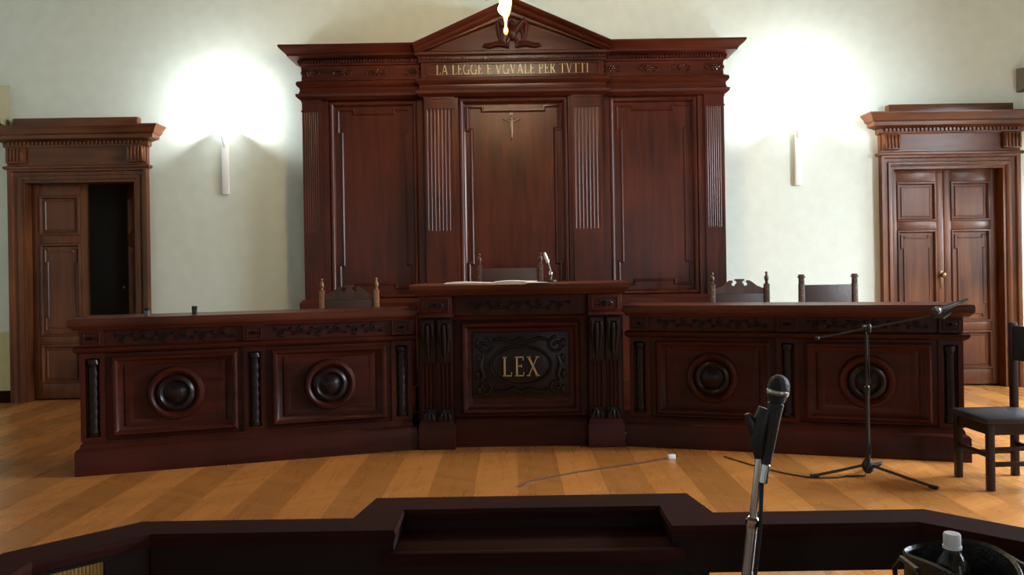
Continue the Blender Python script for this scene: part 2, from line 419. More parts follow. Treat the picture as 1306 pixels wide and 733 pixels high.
# floor: base slab and chevron parquet laid piece by piece
fl = MB(); fl.box(-7.2, 7.6, -5.3, YW + 2.6, -0.2, -0.010); floor = fl.build('floor', 'slab', kind='structure')
W, H, SL = 0.30, 0.085, 0.62
pieces = []
for c in range(-24, 25):
    x0 = c * W + 0.02; sg = 1 if c % 2 else -1
    if x0 < -6.9 or x0 + W > WALLX: continue
    cols = random.uniform(0.96, 1.04) * (1.14 if c % 2 else 0.87)  # alternate columns painted lighter and darker for the sheen of the turning grain
    k = 0
    while True:
        y = 1.0 + k * H + random.uniform(-.0005, .0005); k += 1
        if y > 9.9: break
        if abs(x0) < 3 and y > 7.2: continue
        t = cols * random.uniform(0.92, 1.07); r = random.uniform(-.03, .03)
        g = 0.0006
        pts = [(x0 + g, y + g), (x0 + W - g, y + g + sg * W * SL), (x0 + W - g, y + H - g + sg * W * SL), (x0 + g, y + H - g)]
        pieces.append((y, pts, (t * (1 + r), t, t * (1 - r))))
def seen(p):
    y, pts, _ = p
    return 4.55 < y < 6.7 and abs(pts[0][0]) < 0.66 * y
vis = sorted([p for p in pieces if seen(p)], key=lambda p: p[0])[:300]
ids = {id(p) for p in vis}
for p in vis:
    m = MB(); m.prism(p[1], -0.010, 0.0, 'xy'); m.build('parquet_block', 'parquet', floor, tones=[p[2]] * 8)
m = MB(); tn = []
for p in pieces:
    if id(p) not in ids: m.prism(p[1], -0.010, 0.0, 'xy'); tn += [p[2]] * 8
m.build('parquet_field', 'parquet', floor, kind='stuff', tones=tn)

# corridor behind the left door
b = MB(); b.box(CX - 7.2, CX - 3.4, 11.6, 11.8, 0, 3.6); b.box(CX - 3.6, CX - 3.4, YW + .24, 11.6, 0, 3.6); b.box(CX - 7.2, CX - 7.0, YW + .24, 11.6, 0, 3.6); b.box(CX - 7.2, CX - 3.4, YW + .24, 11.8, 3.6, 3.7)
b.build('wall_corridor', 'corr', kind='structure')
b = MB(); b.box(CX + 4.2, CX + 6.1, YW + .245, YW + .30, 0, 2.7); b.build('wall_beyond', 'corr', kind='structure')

# raised dais behind the bench
b = MB(); b.box(-2.95, 3.05, 7.25, 8.90, 0, 0.20, 0.008); b.build('dais_1', 'bench_h', kind='structure')
b = MB(); b.box(-0.9, 1.0, 7.30, 8.90, 0.20, 0.42, 0.008); b.build('dais_2', 'bench_h', kind='structure')

# ------------------------------------------------------------------ doors
def door_case(n, sg):
    d = empty('door_%d' % n, (CX + sg * (DI + DO) / 2, YW, 0), kind='structure')
    hw = (DO - DI) / 2; ho = (OPO - OPI) / 2
    path = [(-ho, 0), (-ho, 2.60), (ho, 2.60), (ho, 0)]       # xz path; casing swept outwards
    m = MB(); prof = [(-0.0, 0.0), (0.0, 0.03), (0.03, 0.05), (0.045, 0.05), (0.055, 0.035), (0.09, 0.045), (0.10, 0.075), (0.125, 0.085), (0.14, 0.085), (0.14, 0.0)]
    V = []
    for o, dd in prof:
        off = poly_offset(path, -o, False)
        V.append([m.v(p[0], -dd, p[1]) for p in off])
    for a, c in zip(V, V[1:] + V[:1]):
        for i in range(3): m.f([a[i], a[i + 1], c[i + 1], c[i]])
    m.f([v[0] for v in V]); m.f([v[3] for v in V])
    m.build('casing', 'door_v', d)
    m = MB(); m.box(-ho - .0, -ho + .03, -.02, .24, 0, 2.6); m.box(ho - .03, ho, -.02, .24, 0, 2.6); m.box(-ho + .03, ho - .03, -.02, .24, 2.57, 2.6)
    m.build('jamb', 'door_v', d)
    m = MB(); m.box(-hw, hw, -.07, 0, 2.745, 2.99); m.build('frieze', 'door_h', d)
    back = [(-hw, 0), (-hw, -.07), (hw, -.07), (hw, 0)]
    m = MB(); m.sweep(back, [(0, 2.72), (.02, 2.72), (.035, 2.735), (.035, 2.755), (.015, 2.765), (0, 2.765)]); m.build('architrave_moulding', 'door_h', d)
    m = MB(); m.sweep(back, [(0, 2.975), (.02, 2.975), (.03, 2.99), (.03, 3.03), (.07, 3.045), (.12, 3.06), (.125, 3.10), (.15, 3.115), (.165, 3.15), (.20, 3.19), (.20, 3.205), (0, 3.205)])
    m.build('cornice', 'door_h', d)
    m = MB()
    for k in range(34):
        x = -hw + .05 + k * (2 * hw - .1) / 33; m.box(x - .013, x + .013, -.122, -.09, 3.0, 3.035)
    m.build('dentil_row', 'door_h', d, kind='stuff')
    m = MB(); m.box(-hw + .09, hw - .09, -.10, 0, 3.205, 3.315, .006); m.build('blocking_course', 'door_h', d)
    for s in (-1, 1):
        m = MB(); m.box(s * (hw - .01), s * (hw - .22), -.12, -.05, 2.79, 2.975, .008)
        for k in range(5):
            x = s * (hw - .035 - k * .04); m.lathe([(.004, 0), (.018, .02), (.02, .09), (.016, .15), (.004, .165)], (x, -.12, 2.80), 'z', 10)
        m.build('console', 'door_v', d)
    return d, ho
def door_leaf(d, x_h, wdt, sg, mname, with_lock, ang=0.0):
    """leaf hinged at local x_h and extending towards sg; built as stiles, rails and panels"""
    leaf = empty('door_leaf', (x_h, 0.10, 0.0)); leaf.parent = d; leaf.rotation_euler = (0, 0, ang)
    m = MB(); X = lambda t: sg * t
    st = 0.085; y0, y1 = 0.0, 0.045
    zs = [(0.02, 0.20), (0.66, 0.76), (1.86, 1.96), (2.43, 2.57)]
    m.box(X(0.003), X(st), y0, y1, 0.02, 2.57, .004); m.box(X(wdt - st), X(wdt - .003), y0, y1, 0.02, 2.57, .004)
    for a, c in zs: m.box(X(st), X(wdt - st), y0, y1, a, c, .004)
    m.build('leaf_frame', 'door_v', leaf)
    for (a, c), kind in zip(((.20, .66), (.76, 1.86), (1.96, 2.43)), ('p', 'c', 'p')):
        xa, xb = sorted((X(st), X(wdt - st)))
        m = MB(); m.box(xa, xb, .018, .036, a, c)
        m.frame(rect(xa, xb, a, c), [(0, -.002), (.006, .012), (.022, .014), (.034, -.004), (.036, -.018)], 0)
        if kind == 'c':
            pl = crossette(xa + .045, xb - .045, a + .06, c - .06, .03, .17, .06)
        else: pl = rect(xa + .055, xb - .055, a + .05, c - .05)
        m.frame(pl, [(0, 0), (.006, .012), (.014, .012), (.02, .006)], .018)
        q = poly_offset(pl, .02, True); m.f([m.v(p[0], .012, p[1]) for p in q])
        m.build('door_panel', 'door_v', leaf)
    if with_lock:
        m = MB(); x = X(wdt - .04); m.box(x - .016, x + .016, -.006, 0, 1.16, 1.37, .003); m.build('lock_plate', 'bronze', leaf)
        m = MB(); m.lathe([(.010, 0), (.010, -.03), (.028, -.035), (.034, -.05), (.026, -.065), (.006, -.07)], (x, -.006, 1.32), 'y', 14); m.build('door_knob', 'bronze', leaf)
    return leaf
dl, ho = door_case(1, -1)
lw = ho - .03
door_leaf(dl, -ho + .03, lw, 1, 'door', False, ang=math.radians(4))
door_leaf(dl, ho - .03, lw - .02, -1, 'door', True, ang=-math.radians(52))
dr, ho = door_case(2, 1)
door_leaf(dr, -ho + .03, lw, 1, 'door', True)
door_leaf(dr, ho - .03, lw, -1, 'door', False)

# ------------------------------------------------------------------ great wall panelling
RP = empty('wall_panelling', (CX, YW, 0), label='tall dark mahogany wall panelling with pediment and gilt motto above judges bench', cat='panelling')
YS, YC = -0.30, -0.38          # pilaster faces of the side bays and of the centre (local y)
HB, HC = 2.40, 1.03            # half widths
m = MB(); m.box(-HB, HB, -.22, 0, .20, 3.46); m.build('backboard', 'mah_v', RP)
front = [(-HB, 0), (-HB, YS), (-HC, YS), (-HC, YC), (HC, YC), (HC, YS), (HB, YS), (HB, 0)]
m = MB(); m.sweep(front, [(0, .20), (.09, .20), (.09, .98), (.075, 1.04), (.05, 1.06), (.05, 1.12), (.02, 1.16), (0, 1.16)])
m.build('plinth', 'mah_h', RP)
m = MB(); m.prism([(p[0], p[1]) for p in front], .20, 1.16, 'xy'); m.build('plinth_core', 'mah_h', RP)
def fluted(xa, xb, y, name='pilaster'):
    e = MB(); z0, z1, zc, zt = 1.16, 1.92, 3.30, 3.46
    w = xb - xa
    e.box(xa, xb, y, -.22, z0, z1)                 # plain pedestal
    n = 7; fw = (w - .05) / n; pts = [(xa, -.22), (xa, y)]
    for k in range(n):
        a = xa + .025 + k * fw
        for j in range(7):
            t = PI * j / 6; pts.append((a + fw * .5 - fw * .42 * math.cos(t), y + .006 * math.sin(t)))
    pts += [(xb, y), (xb, -.22)]
    e.prism(pts, z1, zc, 'xy')
    e.box(xa, xb, y, -.22, zc, zt)
    e.box(xa - .008, xb + .008, y - .012, y, zc - .008, zc + .012)
    e.box(xa - .006, xb + .006, y - .01, y, zt - .06, zt - .02)
    return e.build(name, 'mah_v', RP)
fluted(-2.40, -2.18, YS); fluted(2.18, 2.40, YS)
fluted(-1.00, -.665, YC); fluted(.665, 1.00, YC)
def bay(xa, xb, y, ea):
    z0, z1 = 1.16, 3.42
    m = MB(); P = rect(xa, xb, z0, z1)
    m.frame(P, [(0, 0), (.0, .02), (.02, .035), (.035, .03), (.05, .01), (.06, -.02), (.075, -.03)], y); m.build('panel_frame', 'mah_v', RP)
    m = MB(); m.box(xa + .03, xb - .03, y + .03, -.2, z0, z1 - .0)
    pl = crossette(xa + .10, xb - .10, z0 + .12, z1 - .10, .045, .26, .17)
    m.frame(pl, [(-.02, -.002), (-.012, .02), (0, .022), (.012, .012), (.02, .0)], y + .03); m.build('field_moulding', 'mah_v', RP)
    m = MB(); q = poly_offset(pl, .02, True); m.prism(q, y + .018, y + .032, 'xz'); m.build('panel_field', 'mah_v', RP)
bay(-2.105, -1.095, YS + .06, 0); bay(1.095, 2.105, YS + .06, 0); bay(-.62, .62, YC + .06, 0)
for xa, xb, y in ((-2.18, -2.105, YS + .02), (-1.095, -1.0, YS + .02), (1.0, 1.095, YS + .02), (2.105, 2.18, YS + .02), (-.665, -.62, YC + .02), (.62, .665, YC + .02)):
    m = MB(); m.box(xa, xb, y, -.2, 1.16, 3.46); m.build('stile', 'mah_v', RP)
# entablature
m = MB(); m.sweep(front, [(-.1, 3.42), (.0, 3.42), (.02, 3.43), (.055, 3.46), (.06, 3.49), (.03, 3.50), (.02, 3.53), (.02, 3.56), (.045, 3.58), (.055, 3.60), (.05, 3.63), (.015, 3.645), (0, 3.65), (-.1, 3.65)])
m.build('architrave', 'mah_h', RP)
m = MB(); m.prism(front, 3.46, 3.92, 'xy'); fz = m.build('frieze', 'mah_h', RP)
cp = [(0, 3.81), (.02, 3.815), (.03, 3.83), (.03, 3.87), (.07, 3.885), (.13, 3.90), (.135, 3.92), (.15, 3.935), (.19, 3.965), (.21, 3.99), (.21, 4.01), (0, 4.01)]
for pth in ([(-HB, 0), (-HB, YS), (-HC + .02, YS)], [(HC - .02, YS), (HB, YS), (HB, 0)]):
    m = MB(); m.sweep(pth, cp); m.build('cornice', 'mah_h', RP)
m = MB(); m.sweep([(-HC, -.1), (-HC, YC), (HC, YC), (HC, -.1)], [(0, 3.81), (.02, 3.815), (.03, 3.83), (.03, 3.87), (.05, 3.88), (.07, 3.89), (.075, 3.915), (.06, 3.925), (0, 3.93)])
m.build('centre_cornice', 'mah_h', RP)
m = MB()
for k in range(64):
    x = -1.04 + k * 2.08 / 63; m.box(x - .009, x + .009, YC - .065, YC - .02, 3.835, 3.868)
for s in (-1, 1):
    for k in range(42):
        x = s * (1.09 + k * 1.33 / 41); m.box(x - .009, x + .009, YS - .065, YS - .02, 3.835, 3.868)
m.build('dentil_row', 'mah_h', RP, kind='stuff')
for s in (-1, 1):
    for x in (2.30, 1.93, 1.55, 1.13):
        m = MB(); spray(m, s * x, 3.735, .088, YS - .004, s); m.build('carved_sprig', 'mah_h', RP)
TXT = 'LA LEGGE E VGVALE PER TVTTI'
hh = .125; w0 = text_width(TXT, hh, .14, .45); sx = 1.72 / w0
m = MB(); m.frame(rect(-.98, .98, 3.66, 3.80), [(0, 0), (.004, .012), (.014, .012), (.018, 0)], YC); m.build('inscription_border', 'mah_h', fz)
text(TXT, -.86, 3.672, hh, YC, .006, 'gold', fz, .14, .45, sx)
# pediment
HP, ZP, ZA = 1.09, 3.93, 4.47
th = math.atan2(ZA - 3.985, HP)
m = MB(); m.prism([(-HP + .12, ZP), (0, ZA - .12), (HP - .12, ZP)], YC - .02, -.05, 'xz'); m.build('tympanum', 'mah_h', RP)
prof = [(-.16, .02), (-.16, .06), (-.14, .075), (-.11, .08), (-.10, .11), (-.07, .14), (-.05, .15), (-.04, .18), (-.01, .215), (.0, .22), (0, 0.0)]
m = MB(); V = []
for zo, dd in prof:
    k = 1 / math.cos(th)
    V.append([m.v(-HP, YC - dd, 3.985 + max(zo * k, -.085)), m.v(0, YC - dd, ZA + zo * k), m.v(HP, YC - dd, 3.985 + max(zo * k, -.085))])
bk = [[m.v(-HP, -.05, 3.90), m.v(0, -.05, ZA - .16), m.v(HP, -.05, 3.90)], [m.v(-HP, -.05, 3.985), m.v(0, -.05, ZA), m.v(HP, -.05, 3.985)]]
ring = [bk[0]] + V[:-1] + [bk[1]]
for a, c in zip(ring, ring[1:] + ring[:1]):
    for i in range(2): m.f([a[i], a[i + 1], c[i + 1], c[i]])
m.f([v[0] for v in ring]); m.f([v[2] for v in ring])
m.build('raking_cornice', 'mah_h', RP)
# carved eagle crest in the tympanum
m = MB(); y = YC - .06; z = 3.95
m.ell((0, y, z + .17), (.055, .06, .085), 12, 8); m.ell((0, y - .03, z + .27), (.03, .035, .036), 10, 6)
m.tube([(0, y - .06, z + .27), (.03, y - .075, z + .262)], [.014, .004], 6)
for s in (-1, 1):
    m.tube([(s * .04, y, z + .20), (s * .10, y - .01, z + .27), (s * .14, y - .01, z + .31), (s * .155, y, z + .27), (s * .15, y, z + .16), (s * .13, y, z + .08)], [.025, .03, .028, .025, .02, .008], 8)
    m.tube([(s * .05, y, z + .18), (s * .10, y, z + .22), (s * .125, y, z + .14), (s * .11, y, z + .07)], [.02, .022, .018, .006], 8)
    m.tube([(s * .03, y, z + .12), (s * .06, y - .01, z + .06), (s * .04, y - .02, z + .01)], [.022, .018, .014], 8)
    m.tube([(s * .05, y, z + .03), (s * .16, y, z + .05), (s * .26, y, z + .02), (s * .33, y + .01, z + .03)], [.022, .028, .02, .008], 8)
    for k in range(4): m.ell((s * (.12 + k * .055), y, z + .07 - k * .008), (.035, .018, .016), 8, 6)
m.build('carved_eagle', 'bench_v', RP)

# crucifix on the centre panel
cr = empty('crucifix', (CX - .02, YW + YC + .075, 2.93), label='small wooden crucifix with pale figure high on the centre panel', cat='crucifix')
m = MB(); m.box(-.012, .012, -.012, 0, 0, .33, .003); m.box(-.10, .10, -.012, 0, .235, .258, .003); m.build('cross', 'crosswood', cr)
m = MB()
m.tube([(0, -.022, .035), (.004, -.03, .10), (0, -.03, .15), (0, -.028, .20), (0, -.026, .225)], [.007, .012, .016, .018, .008], 8)
for s in (-1, 1): m.tube([(0, -.026, .215), (s * .04, -.024, .228), (s * .085, -.018, .248)], [.010, .006, .005], 6)
m.ell((.004, -.032, .242), (.011, .012, .015), 8, 6); m.build('figure', 'ivory', cr)
m = MB(); m.box(-.02, .02, -.016, -.012, .295, .315); m.build('title_board', 'ivory', cr)

# ------------------------------------------------------------------ judges' bench
def console_pair(parent, xa, xb, y):
    """one bracket pilaster: acanthus console over fluted shaft over leaf foot"""
    w = xb - xa; xm = (xa + xb) / 2
    m = MB(); m.prism([(y + .10, 1.09), (y - .035, 1.09), (y - .05, 1.06), (y - .05, 1.0), (y - .03, .92), (y - .012, .82), (y - .02, .75), (y - .005, .71), (y + .10, .71)], xa, xb, 'yz')
    for sg_ in (-1, 1):         # two curling side lobes and a long middle leaf
        m.tube([(xm + sg_ * w * .30, y - .055, 1.045), (xm + sg_ * w * .34, y - .052, .98), (xm + sg_ * w * .28, y - .028, .90), (xm + sg_ * w * .20, y - .014, .82), (xm + sg_ * w * .08, y - .008, .735)], [.016, .020, .017, .013, .006], 8)
        m.tube([(xm + sg_ * w * .42, y - .038, .99), (xm + sg_ * w * .46, y - .018, .92), (xm + sg_ * w * .36, y - .008, .84)], [.012, .014, .006], 8)
    m.tube([(xm, y - .062, 1.03), (xm, y - .064, .96), (xm, y - .044, .88), (xm, y - .028, .80), (xm, y - .012, .72)], [.014, .019, .017, .013, .007], 8)
    m.lathe([(.006, 0), (.03, .004), (.03, w - .004), (.006, w)], (xa, y - .035, 1.055), 'x', 14)
    m.build('acanthus_console', 'carved', parent)
    m = MB(); n = 3; fw = w * .84 / n; x0 = xa + w * .08; pts = [(x0, y + .10), (x0, y)]
    for k in range(n):
        for j in range(6):
            t = PI * j / 5; pts.append((x0 + (k + .5) * fw - fw * .36 * math.cos(t), y + .018 * math.sin(t)))
    pts += [(xb - w * .08, y), (xb - w * .08, y + .10)]
    m.prism(pts, .33, .71, 'xy'); m.build('fluted_shaft', 'bench_v', parent)
    m = MB(); m.prism([(y + .10, .235), (y - .03, .235), (y - .035, .27), (y - .012, .31), (y - .006, .33), (y + .10, .33)], xa, xb, 'yz')
    for s in (-1, 0, 1): m.tube([(xm + s * w * .08, y - .014, .325), (xm + s * w * .28, y - .03, .285), (xm + s * w * .34, y - .03, .245)], [.006, .014, .012], 8)
    m.build('leaf_foot', 'carved', parent)
BX, BY = 0.06, 6.62
CB = empty('judge_bench', (BX, BY, 0), label='raised centre section of carved judges bench with gilt LEX plaque', cat='bench', group='sections of the judges bench')
m = MB(); m.box(-.82, .82, .10, .52, 0, 1.29); m.build('carcass', 'bench_v', CB)
for s in (-1, 1):
    m = MB(); m.sweep([(s * .70 - .15, .12), (s * .70 - .15, -.03), (s * .70 + .15, -.03), (s * .70 + .15, .12)], [(0, 0), (0, .19), (-.01, .205), (-.01, .235), (-.14, .235), (-.14, 0)]); m.build('plinth_block', 'bench_h', CB)
    m = MB(); m.box(s * .80, s * .868, .14, .50, 0, 1.13); m.build('side_return', 'bench_v', CB)
    m = MB(); m.box(s * .565, s * .835, .02, .12, .235, 1.09); m.build('pilaster_backing', 'bench_v', CB)
    for a, c in ((.57, .685), (.705, .82)):
        xa, xb = sorted((s * a, s * c)); console_pair(CB, xa, xb, .0)
    m = MB(); m.box(s * .56, s * .835, -.045, .12, 1.115, 1.265, .006); m.box(s * .555, s * .84, -.06, .12, 1.09, 1.118, .004)
    m.frame(rect(*sorted((s * .585, s * .81)), 1.135, 1.245), [(0, 0), (.004, .008), (.012, .008), (.016, 0)], -.045)
    m.build('capital_block', 'bench_h', CB)
    m = MB(); spray(m, s * .697, 1.19, .052, -.045); m.build('carved_rosette', 'carved', CB)
m = MB(); m.box(-.55, .55, .055, .12, 0, .19); m.sweep([(-.55, .055), (.55, .055)], [(-.02, .19), (.0, .19), (-.005, .21), (-.03, .24), (-.05, .25)]); m.build('plinth', 'bench_h', CB)
m = MB(); m.box(-.555, .555, .05, .12, 1.085, 1.265); m.sweep([(-.555, .05), (.555, .05)], [(0, 1.06), (.02, 1.065), (.03, 1.085), (.01, 1.10), (0, 1.10)]); m.build('frieze', 'bench_h', CB)
m = MB(); arabesque(m, -.42, .42, 1.12, 1.235, .05); m.build('carved_scrollwork', 'carved', CB)
m = MB(); m.box(-.56, .56, .085, .12, .25, 1.06); m.frame(rect(-.50, .50, .27, 1.045), [(0, 0), (.0, .03), (.02, .045), (.04, .04), (.06, .015), (.075, .012), (.10, -.002)], .085); m.build('panel_frame', 'bench_h', CB)
m = MB(); m.box(-.40, .40, .07, .085, .405, .955, .004)
pl = MB()
m.build('carved_plaque', 'carved', CB)
m = pl
for s in (-1, 1):
    m.tube(spiral(s * .30, .84, .075, 1.3, PI * .5, s, 16, .062), .014, 6); m.tube(spiral(s * .30, .50, .06, 1.2, -PI * .5, -s, 16, .062), .013, 6)
    m.tube([(s * .31, .066, .76), (s * .335, .055, .68), (s * .31, .055, .60), (s * .33, .066, .54)], [.014, .022, .02, .012], 8)
    m.tube([(s * .24, .066, .88), (s * .16, .056, .905), (s * .06, .056, .87), (s * .0, .062, .90)], [.012, .018, .016, .02], 8)
    m.tube([(s * .24, .066, .47), (s * .16, .056, .45), (s * .06, .056, .475), (s * .0, .062, .445)], [.012, .018, .018, .02], 8)
    for k in range(4): m.ell((s * (.35 + .008 * (k % 2)), .064, .47 + k * .13), (.022, .014, .04), 8, 6)
m.tube([(.255 * math.cos(t * PI / 16), .064, .675 + .165 * math.sin(t * PI / 16)) for t in range(33)], .011, 6, False)
m.ell((0, .07, .675), (.25, .012, .16), 20, 6)
cart = m.build('carved_cartouche', 'carved', CB)
hl = .165; w0 = text_width('LEX', hl, .16, .4)
text('LEX', -.155, .585, hl, .061, .012, 'gold', CB, .16, .4, .31 / w0)
m = MB(); m.sweep([(-.85, .54), (-.85, -.03), (.85, -.03), (.85, .54)], [(-.1, 1.265), (.0, 1.265), (.015, 1.275), (.03, 1.30), (.045, 1.315), (.05, 1.325), (.05, 1.355), (.04, 1.365), (-.1, 1.365)])
m.box(-.8, .8, .0, .54, 1.27, 1.364); m.build('bench_top', 'bench_top', CB)

def wing(sg, label):
    al = math.radians(16.4) * -sg
    inx = BX + sg * .888
    R = empty('judge_bench', (inx, BY + .01, 0), al, label=label, cat='bench', group='sections of the judges bench')
    L = 2.51; X = lambda s: sg * s
    def P(pts): return pts if sg > 0 else [(-p[0], p[1]) for p in reversed(pts)]
    def bx(m, a, c, *r, **k): m.box(X(a), X(c), *r, **k)
    m = MB(); bx(m, .02, L - .02, .06, .50, 0, 1.09); m.build('carcass', 'bench_v', R)
    base = P([(.0, .06), (.0, 0), (L, 0), (L, .5)])
    m = MB(); m.sweep(base, [(-.05, 0), (.02, 0), (.02, .175), (.01, .19), (-.01, .20), (-.015, .225), (-.03, .245), (-.05, .25)]); m.build('plinth', 'bench_h', R)
    m = MB(); m.sweep(P([(.0, .06), (.0, .04), (L, .04), (L, .5)]), [(-.03, .895), (.0, .895), (.02, .91), (.03, .925), (.03, .94), (.01, .955), (-.03, .955)]); m.build('moulding', 'bench_h', R)
    cols = (.095, 1.256, 2.41)
    for s in cols:
        m = MB(); bx(m, s - .085, s - .05, .03, .07, .245, .90); bx(m, s + .05, s + .085, .03, .07, .245, .90); bx(m, s - .05, s + .05, .03, .07, .245, .275); bx(m, s - .05, s + .05, .03, .07, .865, .90)
        m.build('column_niche', 'bench_v', R)
        m = MB(); pr = [(.012, 0), (.042, .004), (.046, .02), (.036, .03)] + [(.036, .03 + .50 * k / 30) for k in range(1, 31)] + [(.046, .545), (.042, .575), (.02, .587)]
        m.lathe(pr, (X(s), .062, .277), 'z', 24, 6, .07, 85.0 * sg); m.build('twisted_column', 'carved', R)
        m = MB(); bx(m, s - .08, s + .08, .005, .07, .955, 1.075); m.frame(rect(*sorted((X(s - .06), X(s + .06))), .97, 1.06), [(0, 0), (.004, .006), (.010, .006), (.014, 0)], .005)
        m.build('frieze_block', 'bench_h', R)
        m = MB(); spray(m, X(s), 1.015, .032, .005); m.build('carved_rosette', 'carved', R)
    for a, c in zip(cols, cols[1:]):
        a += .08; c -= .08; xa, xb = sorted((X(a), X(c)))
        m = MB(); m.box(xa, xb, .035, .07, .955, 1.075); m.build('frieze', 'bench_h', R)
        m = MB(); arabesque(m, xa + .07, xb - .07, .965, 1.065, .035); m.build('carved_scrollwork', 'carved', R)
        m = MB(); m.box(xa, xb, .045, .07, .245, .90); m.frame(rect(xa + .05, xb - .05, .27, .875), [(0, 0), (0, .025), (.015, .04), (.03, .038), (.05, .015), (.07, .010), (.085, -.003)], .045)
        m.frame(rect(xa + .19, xb - .19, .385, .79), [(-.055, 0), (-.05, .012), (-.04, .014), (0, .0)], .045); m.build('panel', 'bench_h', R)
        xm = (xa + xb) / 2; zc = .575
        m = MB(); m.lathe([(.205, .045), (.205, .02), (.195, .005), (.175, -.002), (.155, .008), (.145, .022), (.13, .03), (.125, .045)], (xm, 0, zc), 'y', 40); m.build('roundel_ring', 'bench_v', R)
        m = MB(); m.lathe([(.138, .045), (.138, .012), (.125, -.006), (.108, -.012), (.092, .0), (.085, .016), (.07, .012), (.05, -.004), (.02, -.012), (.004, -.014)], (xm, 0, zc), 'y', 36); m.build('roundel_boss', 'carved', R)
    m = MB(); m.sweep(P([(-.0, .5), (-.0, .0), (L + .02, .0), (L + .02, .5)]), [(-.08, 1.075), (.0, 1.075), (.01, 1.085), (.022, 1.10), (.03, 1.105), (.035, 1.115), (.035, 1.15), (.028, 1.165), (-.08, 1.165)])
    bx(m, .05, L - .03, .05, .5, 1.08, 1.164); m.build('bench_top', 'bench_top', R)
    return R
wing(-1, 'left wing of the dark carved judges bench in front of the dark doorway')
wing(1, 'right wing of the dark carved judges bench behind the boom microphone stand')

# ------------------------------------------------------------------ things on and behind the bench
def paper(x, y, z, w, d, rz, label, mat='paper', h=.004):
    m = MB(); n = 8
    top = [[m.v(-w / 2 + w * i / n, yy, h + .006 * math.sin(PI * i / n) + .003 * math.sin(7 * i)) for i in range(n + 1)] for yy in (-d / 2, d / 2)]
    bot = [[m.v(-w / 2 + w * i / n, yy, 0) for i in range(n + 1)] for yy in (-d / 2, d / 2)]
    for i in range(n):
        m.f([top[0][i], top[0][i + 1], top[1][i + 1], top[1][i]]); m.f([bot[0][i], bot[1][i], bot[1][i + 1], bot[0][i + 1]])
        m.f([bot[0][i], bot[0][i + 1], top[0][i + 1], top[0][i]]); m.f([bot[1][i + 1], bot[1][i], top[1][i], top[1][i + 1]])
    for k in (0, n): m.f([bot[0][k], top[0][k], top[1][k], bot[1][k]])
    o = m.build('paper_sheaf', mat, loc=(x, y, z), rot=(0, 0, rz)); tag(o, label, 'paper', 'papers on the raised bench top'); return o
paper(-.36, 6.78, 1.366, .42, .30, .03, 'leftmost of the white paper sheaves on the raised bench top')
paper(.03, 6.80, 1.366, .36, .30, -.04, 'white paper sheaf in the middle of the raised bench top', h=.010)
paper(.20, 6.585, 1.366, .18, .13, .12, 'small cream sheet rightmost of the papers on the raised bench top', h=.003)

def mic_body(mb_head, mb_body, mb_ring, s=1.0):
    """hand microphone along +z from the connector (0) to the head"""
    mb_body.lathe([(.008 * s, 0), (.0105 * s, .002), (.0105 * s, .02 * s), (.012 * s, .03 * s), (.0165 * s, .12 * s), (.0185 * s, .14 * s), (.016 * s, .142 * s)], n=18)
    mb_ring.lathe([(.0235 * s, .160 * s), (.0255 * s, .163 * s), (.0255 * s, .170 * s), (.0235 * s, .173 * s)], n=24)
    mb_head.lathe([(.016 * s, .140 * s), (.021 * s, .152 * s), (.0245 * s, .165 * s), (.0250 * s, .175 * s), (.0235 * s, .188 * s), (.018 * s, .199 * s), (.010 * s, .205 * s), (.002 * s, .2065 * s)], n=24)
def aim(loc, d):
    d = Vector(d).normalized()
    return Matrix.Translation(loc) @ d.to_track_quat('Z', 'Y').to_matrix().to_4x4()
def microphone(loc, d, label, s=1.0, tip=None, sleeve='blackplastic'):
    r = empty('microphone', (0, 0, 0), label=label, cat='microphone'); r.matrix_world = aim(loc, d)
    h, b_, g = MB(), MB(), MB(); mic_body(h, b_, g, s)
    h.build('grille', 'mesh', r); b_.build('body', sleeve, r); g.build('ring', 'steel', r)
    m = MB(); m.lathe([(.006 * s, -.045 * s), (.0095 * s, -.043 * s), (.0095 * s, -.002 * s), (.008 * s, 0)], n=14); m.build('connector', 'blackplastic' if tip else 'chrome', r)
    return r

# silver desk microphone on the raised bench top
r = empty('desk_microphone', (.335, 6.92, 1.366), label='small silver desk microphone leaning behind the papers on raised bench', cat='microphone')
m = MB(); m.lathe([(.05, 0), (.05, .012), (.04, .02), (.01, .022)], n=20); m.build('base', 'blackplastic', r)
m = MB(); m.tube([(0, 0, .015), (.008, .005, .06), (-.008, 0, .12), (-.022, 0, .17)], .006, 8); m.build('gooseneck', 'steel', r)
m = MB(); m.tube([(-.022, 0, .165), (-.04, -.01, .21), (-.055, -.02, .25)], [.014, .016, .012], 10); m.build('capsule', 'steel', r)
m = MB(); m.ell((-.002, -.004, .07), (.018, .018, .026), 12, 8); m.ell((-.028, -.004, .185), (.017, .017, .016), 10, 8); m.build('joint', 'chrome', r)

# two small stubby devices standing on the left wing's desk
def stub(x, y, label, mt):
    r = empty('desk_clip', (x, y, 1.165), label=label, cat='device')
    m = MB(); m.box(-.018, .018, -.012, .012, 0, .058, .004); m.build('body', mt, r)
    m = MB(); m.box(-.017, -.006, -.013, .013, .058, .068, .002); m.box(.006, .017, -.013, .013, .058, .068, .002); m.box(-.019, .019, -.013, .013, .044, .058, .002); m.build('jaw', 'blackplastic', r)
stub(-2.49, 6.26, 'small dark upright clip on left bench top against the pale wall', 'device')
stub(-2.80, 6.12, 'small grey upright clip on left bench top in front of door casing', 'lens')

